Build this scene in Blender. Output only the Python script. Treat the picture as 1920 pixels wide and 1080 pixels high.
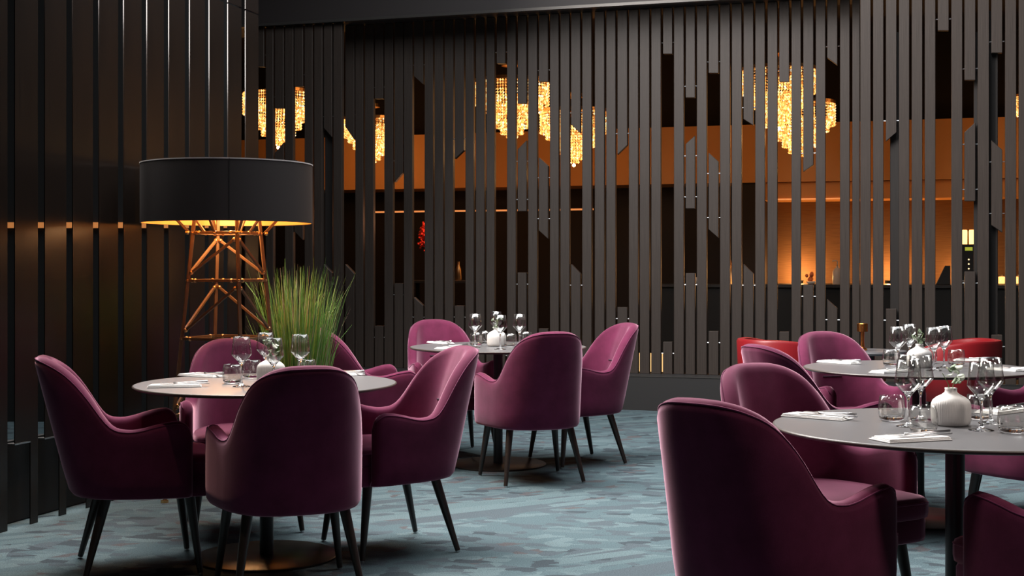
import bpy, bmesh, math, random
from mathutils import Vector, Matrix
random.seed(7)
for o in list(bpy.data.objects): bpy.data.objects.remove(o)
SC = bpy.context.scene
COL = SC.collection
FPX, CX, YH, CAMZ = 2480.0, 960.0, 504.0, 1.22

# ------------------------------------------------------------------ camera
cd = bpy.data.cameras.new('camera'); cam = bpy.data.objects.new('camera', cd); COL.objects.link(cam)
cd.sensor_width = 36.0; cd.lens = FPX / 1920 * 36; cd.shift_y = (YH - 540) / 1920
cam.location = (0, 0, CAMZ); cam.rotation_euler = (math.pi / 2, 0, 0); cd.clip_start = 0.05
SC.camera = cam
SC.view_settings.view_transform = 'Standard'; SC.view_settings.look = 'None'
SC.view_settings.gamma = 1.0; SC.view_settings.exposure = 0.0; SC.view_settings.use_curve_mapping = False
# ------------------------------------------------------------------ world + large lights
w = bpy.data.worlds.new('world'); SC.world = w; w.use_nodes = True
w.node_tree.nodes['Background'].inputs[0].default_value = (0.30, 0.36, 0.42, 1)
w.node_tree.nodes['Background'].inputs[1].default_value = 0.02

def area(name, loc, sx, sy, power, col, rot=(0, 0, 0), spread=180):
    l = bpy.data.lights.new(name, 'AREA'); l.shape = 'RECTANGLE'; l.size = sx; l.size_y = sy
    l.energy = power; l.color = col; l.spread = math.radians(spread)
    o = bpy.data.objects.new(name, l); COL.objects.link(o); o.location = loc; o.rotation_euler = rot
    return o
# unseen area light added over the dining floor; overhead daylight is assumed
area('assumed_overhead_light', (0.6, 7.6, 5.55), 4.4, 5.0, 360, (0.95, 0.97, 1.0), spread=160)
# unseen light added above the left partition, for key light assumed from the left
_ld = Vector((.296, .955, 0)).normalized(); _ln = Vector((_ld.y, -_ld.x, 0))
area('assumed_left_light', Vector((-2.348, 6.15, 4.7)) + _ld * 1.6 + _ln * .70, 5.2, 1.5, 820, (1.0, 0.94, 0.90), rot=(_ln * .86 + Vector((0, 0, -.5))).to_track_quat('-Z', 'Z').to_euler(), spread=170)

def point(name, loc, power, col, r=0.03):
    l = bpy.data.lights.new(name, 'POINT'); l.energy = power; l.color = col; l.shadow_soft_size = r
    o = bpy.data.objects.new(name, l); COL.objects.link(o); o.location = loc
    return o

# ------------------------------------------------------------------ helpers
def px(x, y, Y):                       # pixel at depth Y
    return Vector(((x - CX) / FPX * Y, Y, CAMZ + (YH - y) / FPX * Y))
def onz(x, y, z):                      # pixel on the horizontal plane z
    Y = (CAMZ - z) * FPX / (y - YH)
    return Vector(((x - CX) / FPX * Y, Y, z))

def tag(o, label, cat, group=None):
    o['label'] = label; o['category'] = cat
    if group: o['group'] = group
    return o
def kind(o, k): o['kind'] = k; return o
def empty(name, loc=(0, 0, 0), rz=0.0):
    o = bpy.data.objects.new(name, None); COL.objects.link(o); o.empty_display_size = .1
    o.location = loc; o.rotation_euler = (0, 0, rz); return o
def link(name, me, mat, parent=None, smooth=False, loc=None, rz=None):
    if mat is not None and not me.materials: me.materials.append(mat)
    if smooth:
        me.polygons.foreach_set('use_smooth', [True] * len(me.polygons))
    o = bpy.data.objects.new(name, me); COL.objects.link(o)
    if parent: o.parent = parent
    if loc is not None: o.location = loc
    if rz is not None: o.rotation_euler = (0, 0, rz)
    return o
def copy_tree(o, parent=None):
    c = o.copy(); COL.objects.link(c); c.parent = parent
    for ch in list(o.children): copy_tree(ch, c)
    return c

class MB:
    def __init__(s): s.v = []; s.f = []
    def add(s, vs, fs):
        n = len(s.v); s.v += [tuple(p) for p in vs]; s.f += [tuple(i + n for i in f) for f in fs]; return s
    def box(s, c, d, M=None):
        x, y, z = c; a, b, e = d[0] / 2, d[1] / 2, d[2] / 2
        vs = [Vector((x + i * a, y + j * b, z + k * e)) for k in (-1, 1) for j in (-1, 1) for i in (-1, 1)]
        if M: vs = [M @ p for p in vs]
        return s.add(vs, [(0, 2, 3, 1), (4, 5, 7, 6), (0, 1, 5, 4), (2, 6, 7, 3), (0, 4, 6, 2), (1, 3, 7, 5)])
    def prism(s, poly, z0, z1):
        n = len(poly)
        vs = [(p[0], p[1], z0) for p in poly] + [(p[0], p[1], z1) for p in poly]
        fs = [tuple(range(n - 1, -1, -1)), tuple(range(n, 2 * n))] + [(i, (i + 1) % n, n + (i + 1) % n, n + i) for i in range(n)]
        return s.add(vs, fs)
    def lathe(s, prof, n=24, c=(0, 0, 0), closed=False):
        # prof list of (r,z); ends with r=0 get closed
        vs = []; rings = []
        for r, z in prof:
            if r < 1e-6: rings.append([len(vs)]); vs.append((c[0], c[1], c[2] + z))
            else:
                rings.append(list(range(len(vs), len(vs) + n)))
                vs += [(c[0] + r * math.cos(2 * math.pi * k / n), c[1] + r * math.sin(2 * math.pi * k / n), c[2] + z) for k in range(n)]
        fs = []
        pairs = list(zip(rings, rings[1:])) + ([(rings[-1], rings[0])] if closed else [])
        for A, B in pairs:
            for k in range(n):
                k2 = (k + 1) % n
                if len(A) == 1 and len(B) == 1: continue
                if len(A) == 1: fs.append((A[0], B[k2], B[k]))
                elif len(B) == 1: fs.append((A[k], A[k2], B[0]))
                else: fs.append((A[k], A[k2], B[k2], B[k]))
        return s.add(vs, fs)
    def tube(s, pts, r, n=8, cap=True):
        pts = [Vector(p) for p in pts]; rs = r if isinstance(r, (list, tuple)) else [r] * len(pts)
        vs = []; fs = []
        t0 = (pts[1] - pts[0]).normalized()
        up = Vector((0, 0, 1)) if abs(t0.z) < .9 else Vector((1, 0, 0))
        a = t0.cross(up).normalized()
        for i, p in enumerate(pts):
            t = (pts[min(i + 1, len(pts) - 1)] - pts[max(i - 1, 0)]).normalized()
            a = (a - t * a.dot(t)).normalized(); b = t.cross(a)
            for k in range(n):
                q = 2 * math.pi * k / n
                vs.append(p + (a * math.cos(q) + b * math.sin(q)) * rs[i])
        for i in range(len(pts) - 1):
            for k in range(n):
                k2 = (k + 1) % n
                fs.append((i * n + k, i * n + k2, (i + 1) * n + k2, (i + 1) * n + k))
        if cap:
            fs.append(tuple(range(n - 1, -1, -1))); m = (len(pts) - 1) * n; fs.append(tuple(range(m, m + n)))
        return s.add(vs, fs)
    def ball(s, c, r, seg=10, rings=6):
        return s.lathe([(0 if i in (0, rings) else r * math.sin(math.pi * i / rings), -r * math.cos(math.pi * i / rings)) for i in range(rings + 1)], seg, c)
    def mesh(s, name):
        me = bpy.data.meshes.new(name); me.from_pydata([tuple(v) for v in s.v], [], s.f); me.update()
        bm = bmesh.new(); bm.from_mesh(me); bmesh.ops.recalc_face_normals(bm, faces=bm.faces); bm.to_mesh(me); bm.free()
        return me
    def build(s, name, mat, parent=None, smooth=False, loc=None, rz=None, bevel=0, auto=None):
        o = link(name, s.mesh(name), mat, parent, smooth, loc, rz)
        if bevel:
            m = o.modifiers.new('bevel', 'BEVEL'); m.width = bevel; m.segments = 2; m.limit_method = 'ANGLE'; m.angle_limit = math.radians(40)
        if auto: o.data.set_sharp_from_angle(angle=math.radians(auto))
        return o

# ------------------------------------------------------------------ materials
def newmat(name):
    m = bpy.data.materials.new(name); m.use_nodes = True
    nt = m.node_tree; return m, nt, nt.nodes['Principled BSDF']
def pbr(name, col, rough=.5, metal=0., spec=.5, **kw):
    m, nt, b = newmat(name)
    b.inputs['Base Color'].default_value = (*col, 1); b.inputs['Roughness'].default_value = rough
    b.inputs['Metallic'].default_value = metal; b.inputs['Specular IOR Level'].default_value = spec
    for k, v in kw.items(): b.inputs[k].default_value = v
    return m
def N(nt, t, **kw):
    n = nt.nodes.new(t)
    for k, v in kw.items():
        if hasattr(n, k): setattr(n, k, v)
        else: n.inputs[k].default_value = v
    return n
def ramp(nt, stops, interp='LINEAR'):
    r = nt.nodes.new('ShaderNodeValToRGB'); r.color_ramp.interpolation = interp
    e = r.color_ramp.elements
    while len(e) > 1: e.remove(e[0])
    e[0].position = stops[0][0]; e[0].color = (*stops[0][1], 1)
    for p, c in stops[1:]:
        x = e.new(p); x.color = (*c, 1)
    return r
def grain(name, c0, c1, rough=.45, sc=(60, 60, 1.2), bump=.15, spec=.4, coord='Object'):
    m, nt, b = newmat(name)
    tc = N(nt, 'ShaderNodeTexCoord'); mp = N(nt, 'ShaderNodeMapping'); mp.inputs['Scale'].default_value = sc
    nz = N(nt, 'ShaderNodeTexNoise', Scale=3.0, Detail=5.0, Roughness=.65)
    nt.links.new(tc.outputs[coord], mp.inputs['Vector']); nt.links.new(mp.outputs[0], nz.inputs['Vector'])
    r = ramp(nt, [(.3, c0), (.7, c1)]); nt.links.new(nz.outputs['Fac'], r.inputs[0]); nt.links.new(r.outputs[0], b.inputs['Base Color'])
    bp = N(nt, 'ShaderNodeBump', Strength=bump, Distance=.003); nt.links.new(nz.outputs['Fac'], bp.inputs['Height']); nt.links.new(bp.outputs[0], b.inputs['Normal'])
    b.inputs['Roughness'].default_value = rough; b.inputs['Specular IOR Level'].default_value = spec
    return m
def velvet(name, dark, mid, sheen):
    m, nt, b = newmat(name)
    tc = N(nt, 'ShaderNodeTexCoord'); nz = N(nt, 'ShaderNodeTexNoise', Scale=9.0, Detail=4.0, Roughness=.6)
    nt.links.new(tc.outputs['Object'], nz.inputs['Vector'])
    r = ramp(nt, [(.3, dark), (.7, mid)]); nt.links.new(nz.outputs['Fac'], r.inputs[0]); nt.links.new(r.outputs[0], b.inputs['Base Color'])
    n2 = N(nt, 'ShaderNodeTexNoise', Scale=420.0, Detail=2.0); nt.links.new(tc.outputs['Object'], n2.inputs['Vector'])
    bp = N(nt, 'ShaderNodeBump', Strength=.12, Distance=.002); nt.links.new(n2.outputs['Fac'], bp.inputs['Height']); nt.links.new(bp.outputs[0], b.inputs['Normal'])
    b.inputs['Roughness'].default_value = .85; b.inputs['Specular IOR Level'].default_value = .15
    b.inputs['Sheen Weight'].default_value = 1.0; b.inputs['Sheen Roughness'].default_value = .34
    b.inputs['Sheen Tint'].default_value = (*sheen, 1)
    return m
def emit(name, col, s):
    m, nt, b = newmat(name)
    b.inputs['Base Color'].default_value = (*col, 1); b.inputs['Emission Color'].default_value = (*col, 1); b.inputs['Emission Strength'].default_value = s
    return m
def glass(name, col=(1, 1, 1), rough=0.0, ior=1.45):
    m = bpy.data.materials.new(name); m.use_nodes = True; nt = m.node_tree; nt.nodes.clear()
    g = N(nt, 'ShaderNodeBsdfGlass', IOR=ior, Roughness=rough); g.inputs['Color'].default_value = (*col, 1)
    o = N(nt, 'ShaderNodeOutputMaterial'); nt.links.new(g.outputs[0], o.inputs[0]); return m

def thin_glass(name):
    m = bpy.data.materials.new(name); m.use_nodes = True; nt = m.node_tree; nt.nodes.clear()
    t = N(nt, 'ShaderNodeBsdfTransparent'); t.inputs[0].default_value = (.97, .97, .96, 1); g = N(nt, 'ShaderNodeBsdfGlossy', Roughness=.02); f = N(nt, 'ShaderNodeLayerWeight', Blend=.5); pw = N(nt, 'ShaderNodeMath', operation='POWER'); pw.inputs[1].default_value = 3.5; nt.links.new(f.outputs['Facing'], pw.inputs[0]); ma = N(nt, 'ShaderNodeMath', operation='MULTIPLY_ADD'); ma.inputs[1].default_value = .75; ma.inputs[2].default_value = .10; nt.links.new(pw.outputs[0], ma.inputs[0])
    mx = N(nt, 'ShaderNodeMixShader'); o = N(nt, 'ShaderNodeOutputMaterial')
    nt.links.new(ma.outputs[0], mx.inputs[0]); nt.links.new(t.outputs[0], mx.inputs[1]); nt.links.new(g.outputs[0], mx.inputs[2]); nt.links.new(mx.outputs[0], o.inputs[0]); return m
M = {}
M['thin_glass'] = thin_glass('thin_blown_glass')
M['slat'] = grain('charcoal_timber', (.0255, .0185, .0148), (.048, .0360, .0295), .5, (70, 70, 1.0), .25)
M['slat_dark'] = grain('dark_stained_timber', (.010, .008, .007), (.020, .016, .014), .6, (70, 70, 1.0), .2)
M['fin'] = grain('gloss_dark_panel', (.004, .003, .0026), (.015, .0095, .0068), .24, (90, 90, .6), .06, .4)  # brown streaks in the colour imitate warm reflections
M['soffit'] = pbr('soffit_paint', (.024, .0195, .0195), .6)
M['trim'] = pbr('grey_metal_trim', (.09, .085, .08), .35, .6)
M['plinth'] = pbr('plinth_black', (.022, .021, .021), .5)
M['velvet'] = velvet('purple_velvet', (.088, .0115, .036), (.130, .0185, .056), (1.0, .58, .72))
M['piping'] = velvet('purple_piping', (.10, .016, .05), (.13, .022, .065), (1.0, .5, .68))
M['seam'] = pbr('seam_thread', (.03, .006, .02), .8)
M['leg'] = grain('dark_wood_leg', (.014, .009, .007), (.032, .022, .017), .35, (40, 40, 3), .05, .5)
M['steel'] = pbr('brushed_steel', (.62, .62, .63), .28, 1)
M['tabletop'] = pbr('grey_laminate', (.100, .098, .102), .38, 0, .5)
M['tedge'] = pbr('table_edge_brown', (.055, .042, .034), .4)
M['pole'] = pbr('black_powder_coat', (.012, .012, .013), .4)
M['tbase'] = pbr('bronze_base_plate', (.016, .012, .009), .3, 0)
M['linen'] = pbr('white_linen', (.80, .79, .77), .8)
M['glass'] = glass('clear_glass')
M['ceramic'] = pbr('white_ceramic', (.74, .72, .69), .42)
M['leaf'] = pbr('eucalyptus_leaf', (.20, .27, .17), .6)
M['petal'] = pbr('pale_leaf', (.55, .60, .50), .6)
M['stem'] = pbr('green_stem', (.10, .16, .05), .6)
M['shade'] = pbr('black_lampshade', (.024, .0195, .0185), .6)
M['rim'] = pbr('pale_shade_rim', (.48, .45, .44), .5)
M['shade_in'] = pbr('gold_shade_lining', (.80, .50, .16), .45, .3)
M['brass'] = pbr('brass', (.78, .46, .20), .28, 1)
M['lampwood'] = grain('lamp_wood', (.12, .066, .034), (.19, .105, .055), .45, (30, 30, 6), .05)
M['copper'] = pbr('copper_metal', (.80, .34, .09), .25, 1)
M['red'] = pbr('red_leather', (.22, .008, .012), .38, 0, .5)
M['black'] = pbr('matt_black', (.004, .004, .004), .6)
M['darkwall'] = pbr('dark_brown_wall', (.011, .0055, .0045), .7)
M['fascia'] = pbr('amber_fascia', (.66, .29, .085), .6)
M['rail'] = emit('painted_edge_light', (1.0, .38, .12), .55)  # emission painted for lamplight caught on the rail and fascia edge
M['cove'] = emit('cove_strip', (1.0, .36, .10), .22)
M['bulb'] = emit('warm_bulb', (1.0, .62, .28), 12)
M['coral'] = pbr('coral_red', (.80, .04, .02), .5)
M['pot'] = pbr('grey_pot', (.04, .04, .04), .6)
M['white_plastic'] = pbr('white_plastic', (.55, .50, .45), .4)

# ------------------------------------------------------------------ carpet
def carpet():
    m, nt, b = newmat('teal_patterned_carpet'); L = nt.links.new
    tc = N(nt, 'ShaderNodeTexCoord')
    def vor(scale, rot, seed, sx):
        mp = N(nt, 'ShaderNodeMapping'); mp.vector_type = 'TEXTURE'; mp.inputs['Rotation'].default_value = (0, 0, rot); mp.inputs['Scale'].default_value = (1 / sx, 1, 1); mp.inputs['Location'].default_value = (seed, seed * .7, 0)
        L(tc.outputs['Object'], mp.inputs['Vector'])
        v = N(nt, 'ShaderNodeTexVoronoi', distance='CHEBYCHEV', voronoi_dimensions='2D', Scale=scale); v.inputs['Randomness'].default_value = .85
        L(mp.outputs[0], v.inputs['Vector']); s = N(nt, 'ShaderNodeSeparateColor'); L(v.outputs['Color'], s.inputs[0]); return s
    a = vor(14.0, .42, 3.1, .55); c = vor(19.0, -.25, 8.3, .5)
    teal, pale, slate, dark, rust = (.070, .110, .124), (.108, .158, .171), (.060, .077, .091), (.026, .033, .042), (.078, .060, .062)
    ra = ramp(nt, [(0, teal), (.34, pale), (.5, slate), (.68, teal), (.84, dark), (.93, rust)], 'CONSTANT'); L(a.outputs[0], ra.inputs[0])
    rc = ramp(nt, [(0, slate), (.25, teal), (.55, (.088, .130, .143)), (.75, dark), (.86, pale)], 'CONSTANT'); L(c.outputs[1], rc.inputs[0])
    sel = N(nt, 'ShaderNodeMath', operation='GREATER_THAN'); sel.inputs[1].default_value = .56; L(c.outputs[0], sel.inputs[0])
    mx = N(nt, 'ShaderNodeMix', data_type='RGBA'); L(sel.outputs[0], mx.inputs[0]); L(ra.outputs[0], mx.inputs[6]); L(rc.outputs[0], mx.inputs[7])
    # long straight streaks woven across the field
    mp = N(nt, 'ShaderNodeMapping'); mp.vector_type = 'TEXTURE'; mp.inputs['Rotation'].default_value = (0, 0, .54); mp.inputs['Scale'].default_value = (2.4, .12, 1); L(tc.outputs['Object'], mp.inputs['Vector'])
    bk = N(nt, 'ShaderNodeTexVoronoi', distance='CHEBYCHEV', voronoi_dimensions='2D', Scale=1.6); L(mp.outputs[0], bk.inputs['Vector'])
    bs = N(nt, 'ShaderNodeSeparateColor'); L(bk.outputs['Color'], bs.inputs[0])
    big = N(nt, 'ShaderNodeTexNoise', Scale=.55, Detail=1.0); L(tc.outputs['Object'], big.inputs['Vector'])
    gate = N(nt, 'ShaderNodeMath', operation='GREATER_THAN'); gate.inputs[1].default_value = .54; L(big.outputs['Fac'], gate.inputs[0])
    on = N(nt, 'ShaderNodeMath', operation='GREATER_THAN'); on.inputs[1].default_value = .45; L(bs.outputs[0], on.inputs[0])
    both = N(nt, 'ShaderNodeMath', operation='MULTIPLY'); L(gate.outputs[0], both.inputs[0]); L(on.outputs[0], both.inputs[1])
    rs = ramp(nt, [(0, pale), (.45, slate), (.7, (.094, .143, .155))], 'CONSTANT'); L(bs.outputs[1], rs.inputs[0])
    m2 = N(nt, 'ShaderNodeMix', data_type='RGBA'); L(both.outputs[0], m2.inputs[0]); L(mx.outputs[2], m2.inputs[6]); L(rs.outputs[0], m2.inputs[7])
    # soft the pattern towards a mid teal, plus loop-pile speckle
    flat = N(nt, 'ShaderNodeMix', data_type='RGBA'); flat.inputs[0].default_value = .34; L(m2.outputs[2], flat.inputs[6]); flat.inputs[7].default_value = (.074, .104, .117, 1)
    sp = N(nt, 'ShaderNodeTexNoise', Scale=190.0, Detail=2.0); L(tc.outputs['Object'], sp.inputs['Vector'])
    rr = ramp(nt, [(.3, (.62, .62, .62)), (.7, (1.3, 1.3, 1.3))]); L(sp.outputs['Fac'], rr.inputs[0])
    mul = N(nt, 'ShaderNodeMix', data_type='RGBA', blend_type='MULTIPLY'); mul.inputs[0].default_value = 1; L(flat.outputs[2], mul.inputs[6]); L(rr.outputs[0], mul.inputs[7])
    L(mul.outputs[2], b.inputs['Base Color'])
    bp = N(nt, 'ShaderNodeBump', Strength=.4, Distance=.004); L(sp.outputs['Fac'], bp.inputs['Height']); L(bp.outputs[0], b.inputs['Normal'])
    b.inputs['Roughness'].default_value = .95; b.inputs['Specular IOR Level'].default_value = .15
    return m
M['carpet'] = carpet()

# ------------------------------------------------------------------ wall frames
WN = Vector((.2815, .9596, 0)); WU = Vector((.9596, -.2815, 0)); WROT = -math.asin(.2815)
CF, CC = 11.25, 11.52                    # distance of the front bays and of the recessed bay
def onwall(x, c):                        # (s, X, Y) of an image column on the plane n.p = c
    t = (x - CX) / FPX; Y = c / (WN.x * t + WN.y); X = t * Y
    return X * WU.x + Y * WU.y, X, Y
def wz(x, y, c):
    return CAMZ + (YH - y) / FPX * onwall(x, c)[2]
def wpos(s, c, z=0): return Vector((WU.x * s + WN.x * c, WU.y * s + WN.y * c, z))
def wallbox(name, mat, s0, s1, c0, c1, z0, z1, parent=None, bevel=0):
    return MB().box(((s1 - s0) / 2, (c1 - c0) / 2, (z1 - z0) / 2), (s1 - s0, c1 - c0, z1 - z0)).build(name, mat, parent, loc=wpos(s0, c0, z0), rz=WROT, bevel=bevel)

# ------------------------------------------------------------------ the setting
fl = MB().box((1, 7, -.05), (16, 24, .1)).build('floor', M['carpet']); kind(fl, 'structure')
kind(MB().box((7.05, 7, 2.8), (.1, 24, 5.6)).build('wall_right', M['darkwall']), 'structure')
kind(MB().box((1, -4.95, 2.8), (16, .1, 5.6)).build('wall_rear', M['darkwall']), 'structure')
ce = empty('ceiling'); kind(ce, 'structure')
for c, d in (((1, 0, 5.75), (16, 10, .1)), ((1, 14.6, 5.75), (16, 8.8, .1)), ((-4.5, 7.6, 5.75), (5.4, 5.2, .1)), ((5.9, 7.6, 5.75), (6.2, 5.2, .1))):
    MB().box(c, d).build('ceiling_panel', M['soffit'], ce)  # opening between the panels is assumed, left for the added overhead light
ZS = wz(1200, YH - 494, CF)             # underside of the soffit
sL = onwall(483, CF)[0]; sR = (6.9 - CF * .2815) / .9596 - .2
so = empty('wall_back'); kind(so, 'structure')
wallbox('soffit_beam', M['soffit'], sL - 3.5, onwall(1612, CF)[0], CF - .03, CF + .6, ZS + .025, 5.7, so)
wallbox('shadow_trim', M['trim'], sL - 3.5, onwall(1612, CF)[0], CF - .05, CF + .02, ZS - .002, ZS + .023, so)
wallbox('upper_wall', M['soffit'], onwall(1612, CF)[0], sR, CF + .06, CF + .6, 4.2, 5.7, so)
# rear lounge shell
CB = 14.9
wallbox('lounge_wall', M['darkwall'], -10, 2.7, CB, CB + .1, 0, 4.3, so)
wallbox('lounge_ceiling', M['darkwall'], -10, 2.7, CF + .6, CB, 3.75, 3.85, so)

# ------------------------------------------------------------------ unseen ceiling spotlights; the first four are assumed, the last four added as fill
def spot_lamp(loc, tgt, power, col, ang, label):
    e = empty('unseen_spotlight', loc); e.parent = ce
    d = (Vector(tgt) - Vector(loc)).normalized(); q = d.to_track_quat('-Z', 'Y')
    o = MB().lathe([(.05, -.10), (.055, -.10), (.055, .06), (0, .06), (0, .05), (.05, .05)], 20).build('can', M['black'], e, True, auto=40); o.rotation_euler = q.to_euler()
    MB().tube([(0, 0, 0), (0, 0, 5.70 - loc[2])], .01, 8).build('stem', M['black'], e)
    l = bpy.data.lights.new('spot', 'SPOT'); l.energy = power; l.color = col; l.spot_size = math.radians(ang); l.spot_blend = .7; l.shadow_soft_size = .35 if loc[1] < 4 else .07
    s_ = bpy.data.objects.new('spot', l); COL.objects.link(s_); s_.location = Vector(loc) + d * .12; s_.rotation_euler = q.to_euler()
for loc, tgt, pw, col, ang, lb in (((.9, 8.0, 5.45), (-.6, 5.7, .4), 140, (1, .90, .80), 42, 'assumed ceiling spotlight aimed at the brown-tinted table'),
        ((1.6, 10.2, 5.45), (.1, 8.1, .4), 210, (1, .93, .86), 42, 'assumed ceiling spotlight aimed at the table nearest the slat screen'),
        ((2.6, 6.6, 5.45), (1.3, 4.1, .5), 200, (1, .94, .88), 42, 'assumed ceiling spotlight aimed at the large foreground table'),
        ((3.2, 8.8, 5.45), (2.0, 6.5, .5), 200, (1, .93, .86), 42, 'assumed ceiling spotlight aimed at the farther right-hand table'),
        ((3.7, 1.6, 5.45), (1.1, 3.6, .5), 420, (1, .86, .78), 31, 'unseen fill light added behind the viewer on the right, aimed at the foreground table'),
        ((-1.7, 4.3, 5.45), (-1.75, 5.0, 0), 190, (1, .74, .56), 44, 'unseen fill light added to warm the carpet near the panelled wall'),
        ((-.5, 3.4, 5.45), (1.4, 3.4, .5), 260, (1, .90, .84), 30, 'unseen fill light added left of the foreground table'),
        ((-1.9, 5.9, 5.45), (-.2, 5.95, .75), 400, (1, .90, .84), 24, 'unseen fill light added to brighten the lit pink armchair')):
    spot_lamp(loc, tgt, pw, col, ang, lb)

# ------------------------------------------------------------------ slat screens at the back
SLW = .030
def slat(parent, x0, x1, c, tl, tr, bl, br, mat=None, depth=.052, name='slat'):
    """one board, image columns x0..x1 on plane c; tl,tr,bl,br image rows (or absolute z when given as ('z',v))"""
    s0, s1 = onwall(x0, c)[0], onwall(x1, c)[0]
    g = lambda v, x: v[1] if isinstance(v, tuple) else wz(x, v, c)
    zt = (g(tl, x0), g(tr, x1)); zb = (g(bl, x0), g(br, x1)); z0 = min(zb); wd = s1 - s0
    P = [(0, zb[0] - z0), (wd, zb[1] - z0), (wd, zt[1] - z0), (0, zt[0] - z0)]
    vs = [(a, 0, z) for a, z in P] + [(a, depth, z) for a, z in P]
    m = MB().add(vs, [(0, 1, 2, 3), (7, 6, 5, 4), (0, 4, 5, 1), (1, 5, 6, 2), (2, 6, 7, 3), (3, 7, 4, 0)])
    o = m.build(name, mat or M['slat'], parent, loc=wpos(s0, c, z0), rz=WROT)
    b = o.modifiers.new('bevel', 'BEVEL'); b.width = .003; b.segments = 1
    return o, s0, s1
def rods(mb, x0, x1, c, y, d=.02):
    s0, s1 = onwall(x0, c)[0], onwall(x1, c)[0]
    X = (x0 + x1) / 2; z = wz(X, y, c)
    for s in (s0, s1):
        a = wpos(s - .018, c + d, z); b = wpos(s + .018, c + d, z)
        mb.tube([a, b], .0045, 6)
PLT = wz(1200, 705, CF - .0)            # plinth top
TOPF, TOPC = ('z', ZS - .003), ('z', ZS + .022)
# entries: (x0,x1) full board, or (x0,x1,[pieces]); piece = (top_l, top_r, bot_l, bot_r); None = runs to the end
LEFT = [(483, 494.5, [(None, None, 125, 125)]), (498, 512), (515, 531.5, [(None, None, 203, 203), (287, 267, 360, 350)]), (534, 549.5),
        (551.5, 567.5, [(None, None, 162, 162), (299, 313, 434, 450), (590, 590, None, None)]), (571, 585.5), (589, 604),
        (607, 622, [(None, None, 240, 257), (495, 511, None, None)]), (625, 641)]
CENT = [(647, 664, [(None, None, 237, 262), (495, 513, None, None)]), (666, 680.5), (684, 700), (702.5, 718, [(None, None, 185, 185), (611, 611, None, None)]),
        (720.5, 736.5), (739.5, 755, [(None, None, 342, 323), (531, 531, None, None)]), (757, 773), (776, 793, [(None, None, 143, 158), (557, 573, None, None)]),
        (796, 811.5), (814.5, 830.5), (833.5, 849.5), (852.5, 869.5, [(None, None, 298, 282), (573, 573, None, None)]), (872.5, 888), (892, 908), (911.5, 927),
        (931, 947, [(None, None, 119, 119), (645, 645, None, None)]), (950.5, 967), (970.5, 987, [(None, None, 194, 194), (280, 263, 396, 396), (511, 511, None, None)]),
        (990, 1007), (1010, 1027.5, [(None, None, 153, 153), (295, 311, 432, 448), (616, 616, None, None)]), (1031, 1047.5), (1050.5, 1067.5),
        (1070.5, 1088, [(None, None, 233, 250), (495, 513, None, None)]), (1091.5, 1109), (1115, 1133), (1136.5, 1154),
        (1157.5, 1176, [(None, None, 290, 272), (576, 576, None, None)]), (1179, 1196.5), (1199.5, 1217.5), (1221, 1239),
        (1243, 1260.5, [(None, None, 101, 101), (641, 641, None, None)]), (1263.5, 1282), (1285.5, 1303, [(None, None, 183, 183), (270, 254, 391, 391), (512, 512, None, None)]),
        (1306.5, 1325), (1328.5, 1347, [(None, None, 137, 137), (286, 303, 430, 446), (621, 621, None, None)]), (1350, 1368.5), (1372, 1390.5),
        (1394, 1412.5, [(None, None, 223, 235), (495, 513, None, None)]), (1416, 1434), (1439, 1457.5), (1461, 1479.5, [(None, None, 153, 153), (622, 622, None, None)]),
        (1484, 1501.5), (1506, 1525, [(None, None, 322, 309), (534, 534, None, None)]), (1529.5, 1547.5), (1551, 1570, [(None, None, 108, 122), (561, 578, None, None)]),
        (1575, 1593), (1598, 1612)]
RIGHT = [(1613, 1632.5), (1637, 1656.5), (1661, 1681, [(None, None, 265, 248), (579, 579, None, None)]), (1685.5, 1705), (1709.5, 1729.5), (1734, 1754),
         (1758.5, 1779, [(None, None, 57, 57), (655, 655, None, None)]), (1784, 1804.5), (1808.5, 1829, [(None, None, 150, 150), (248, 229, 377, 377), (509, 509, None, None)]),
         (1833.5, 1854.5), (1859, 1879.5, [(None, None, 99, 99), (263, 281, 422, 436), (628, 628, None, None)]), (1885, 1905.5), (1910.5, 1931), (1936, 1957), (1962, 1983), (1988, 2010)]
def screen(name, label, rows, c, top):
    e = empty(name, wpos(onwall((rows[0][0] + rows[-1][1]) / 2, c)[0], c, 0)); tag(e, label, 'slat screen')
    inv = Matrix.Translation(-e.location); rb = MB(); made = []
    for r in rows:
        x0, x1 = r[0], r[1]
        for p in (r[2] if len(r) > 2 else [(None,) * 4]):
            tl, tr = (top, top) if p[0] is None else p[:2]
            bl, br = (('z', PLT),) * 2 if p[2] is None else p[2:]
            made.append(slat(None, x0, x1, c, tl, tr, bl, br)[0])
            if len(r) > 2:
                if p[2] is not None: rods(rb, x0, x1, c, min(p[2], p[3]) - 22, .026)
                if p[0] is not None: rods(rb, x0, x1, c, max(p[0], p[1]) + 22, .026)
    for o in made: o.parent = e; o.matrix_parent_inverse = inv
    r = rb.build('connector_rods', M['steel']); r.parent = e; r.matrix_parent_inverse = inv; kind(r, 'stuff')
    return e, inv
scL, iL = screen('slat_screen', 'dark timber slat screen to the left behind the grass and black lampshade', LEFT, CF, TOPF)
scC, iC = screen('slat_screen', 'wide recessed timber slat screen with angled cut-outs across the middle', CENT, CC, TOPC)
scR, iR = screen('slat_screen', 'brownish timber slat screen rising past the top at the far right', RIGHT, CF, ('z', 4.3))
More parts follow.
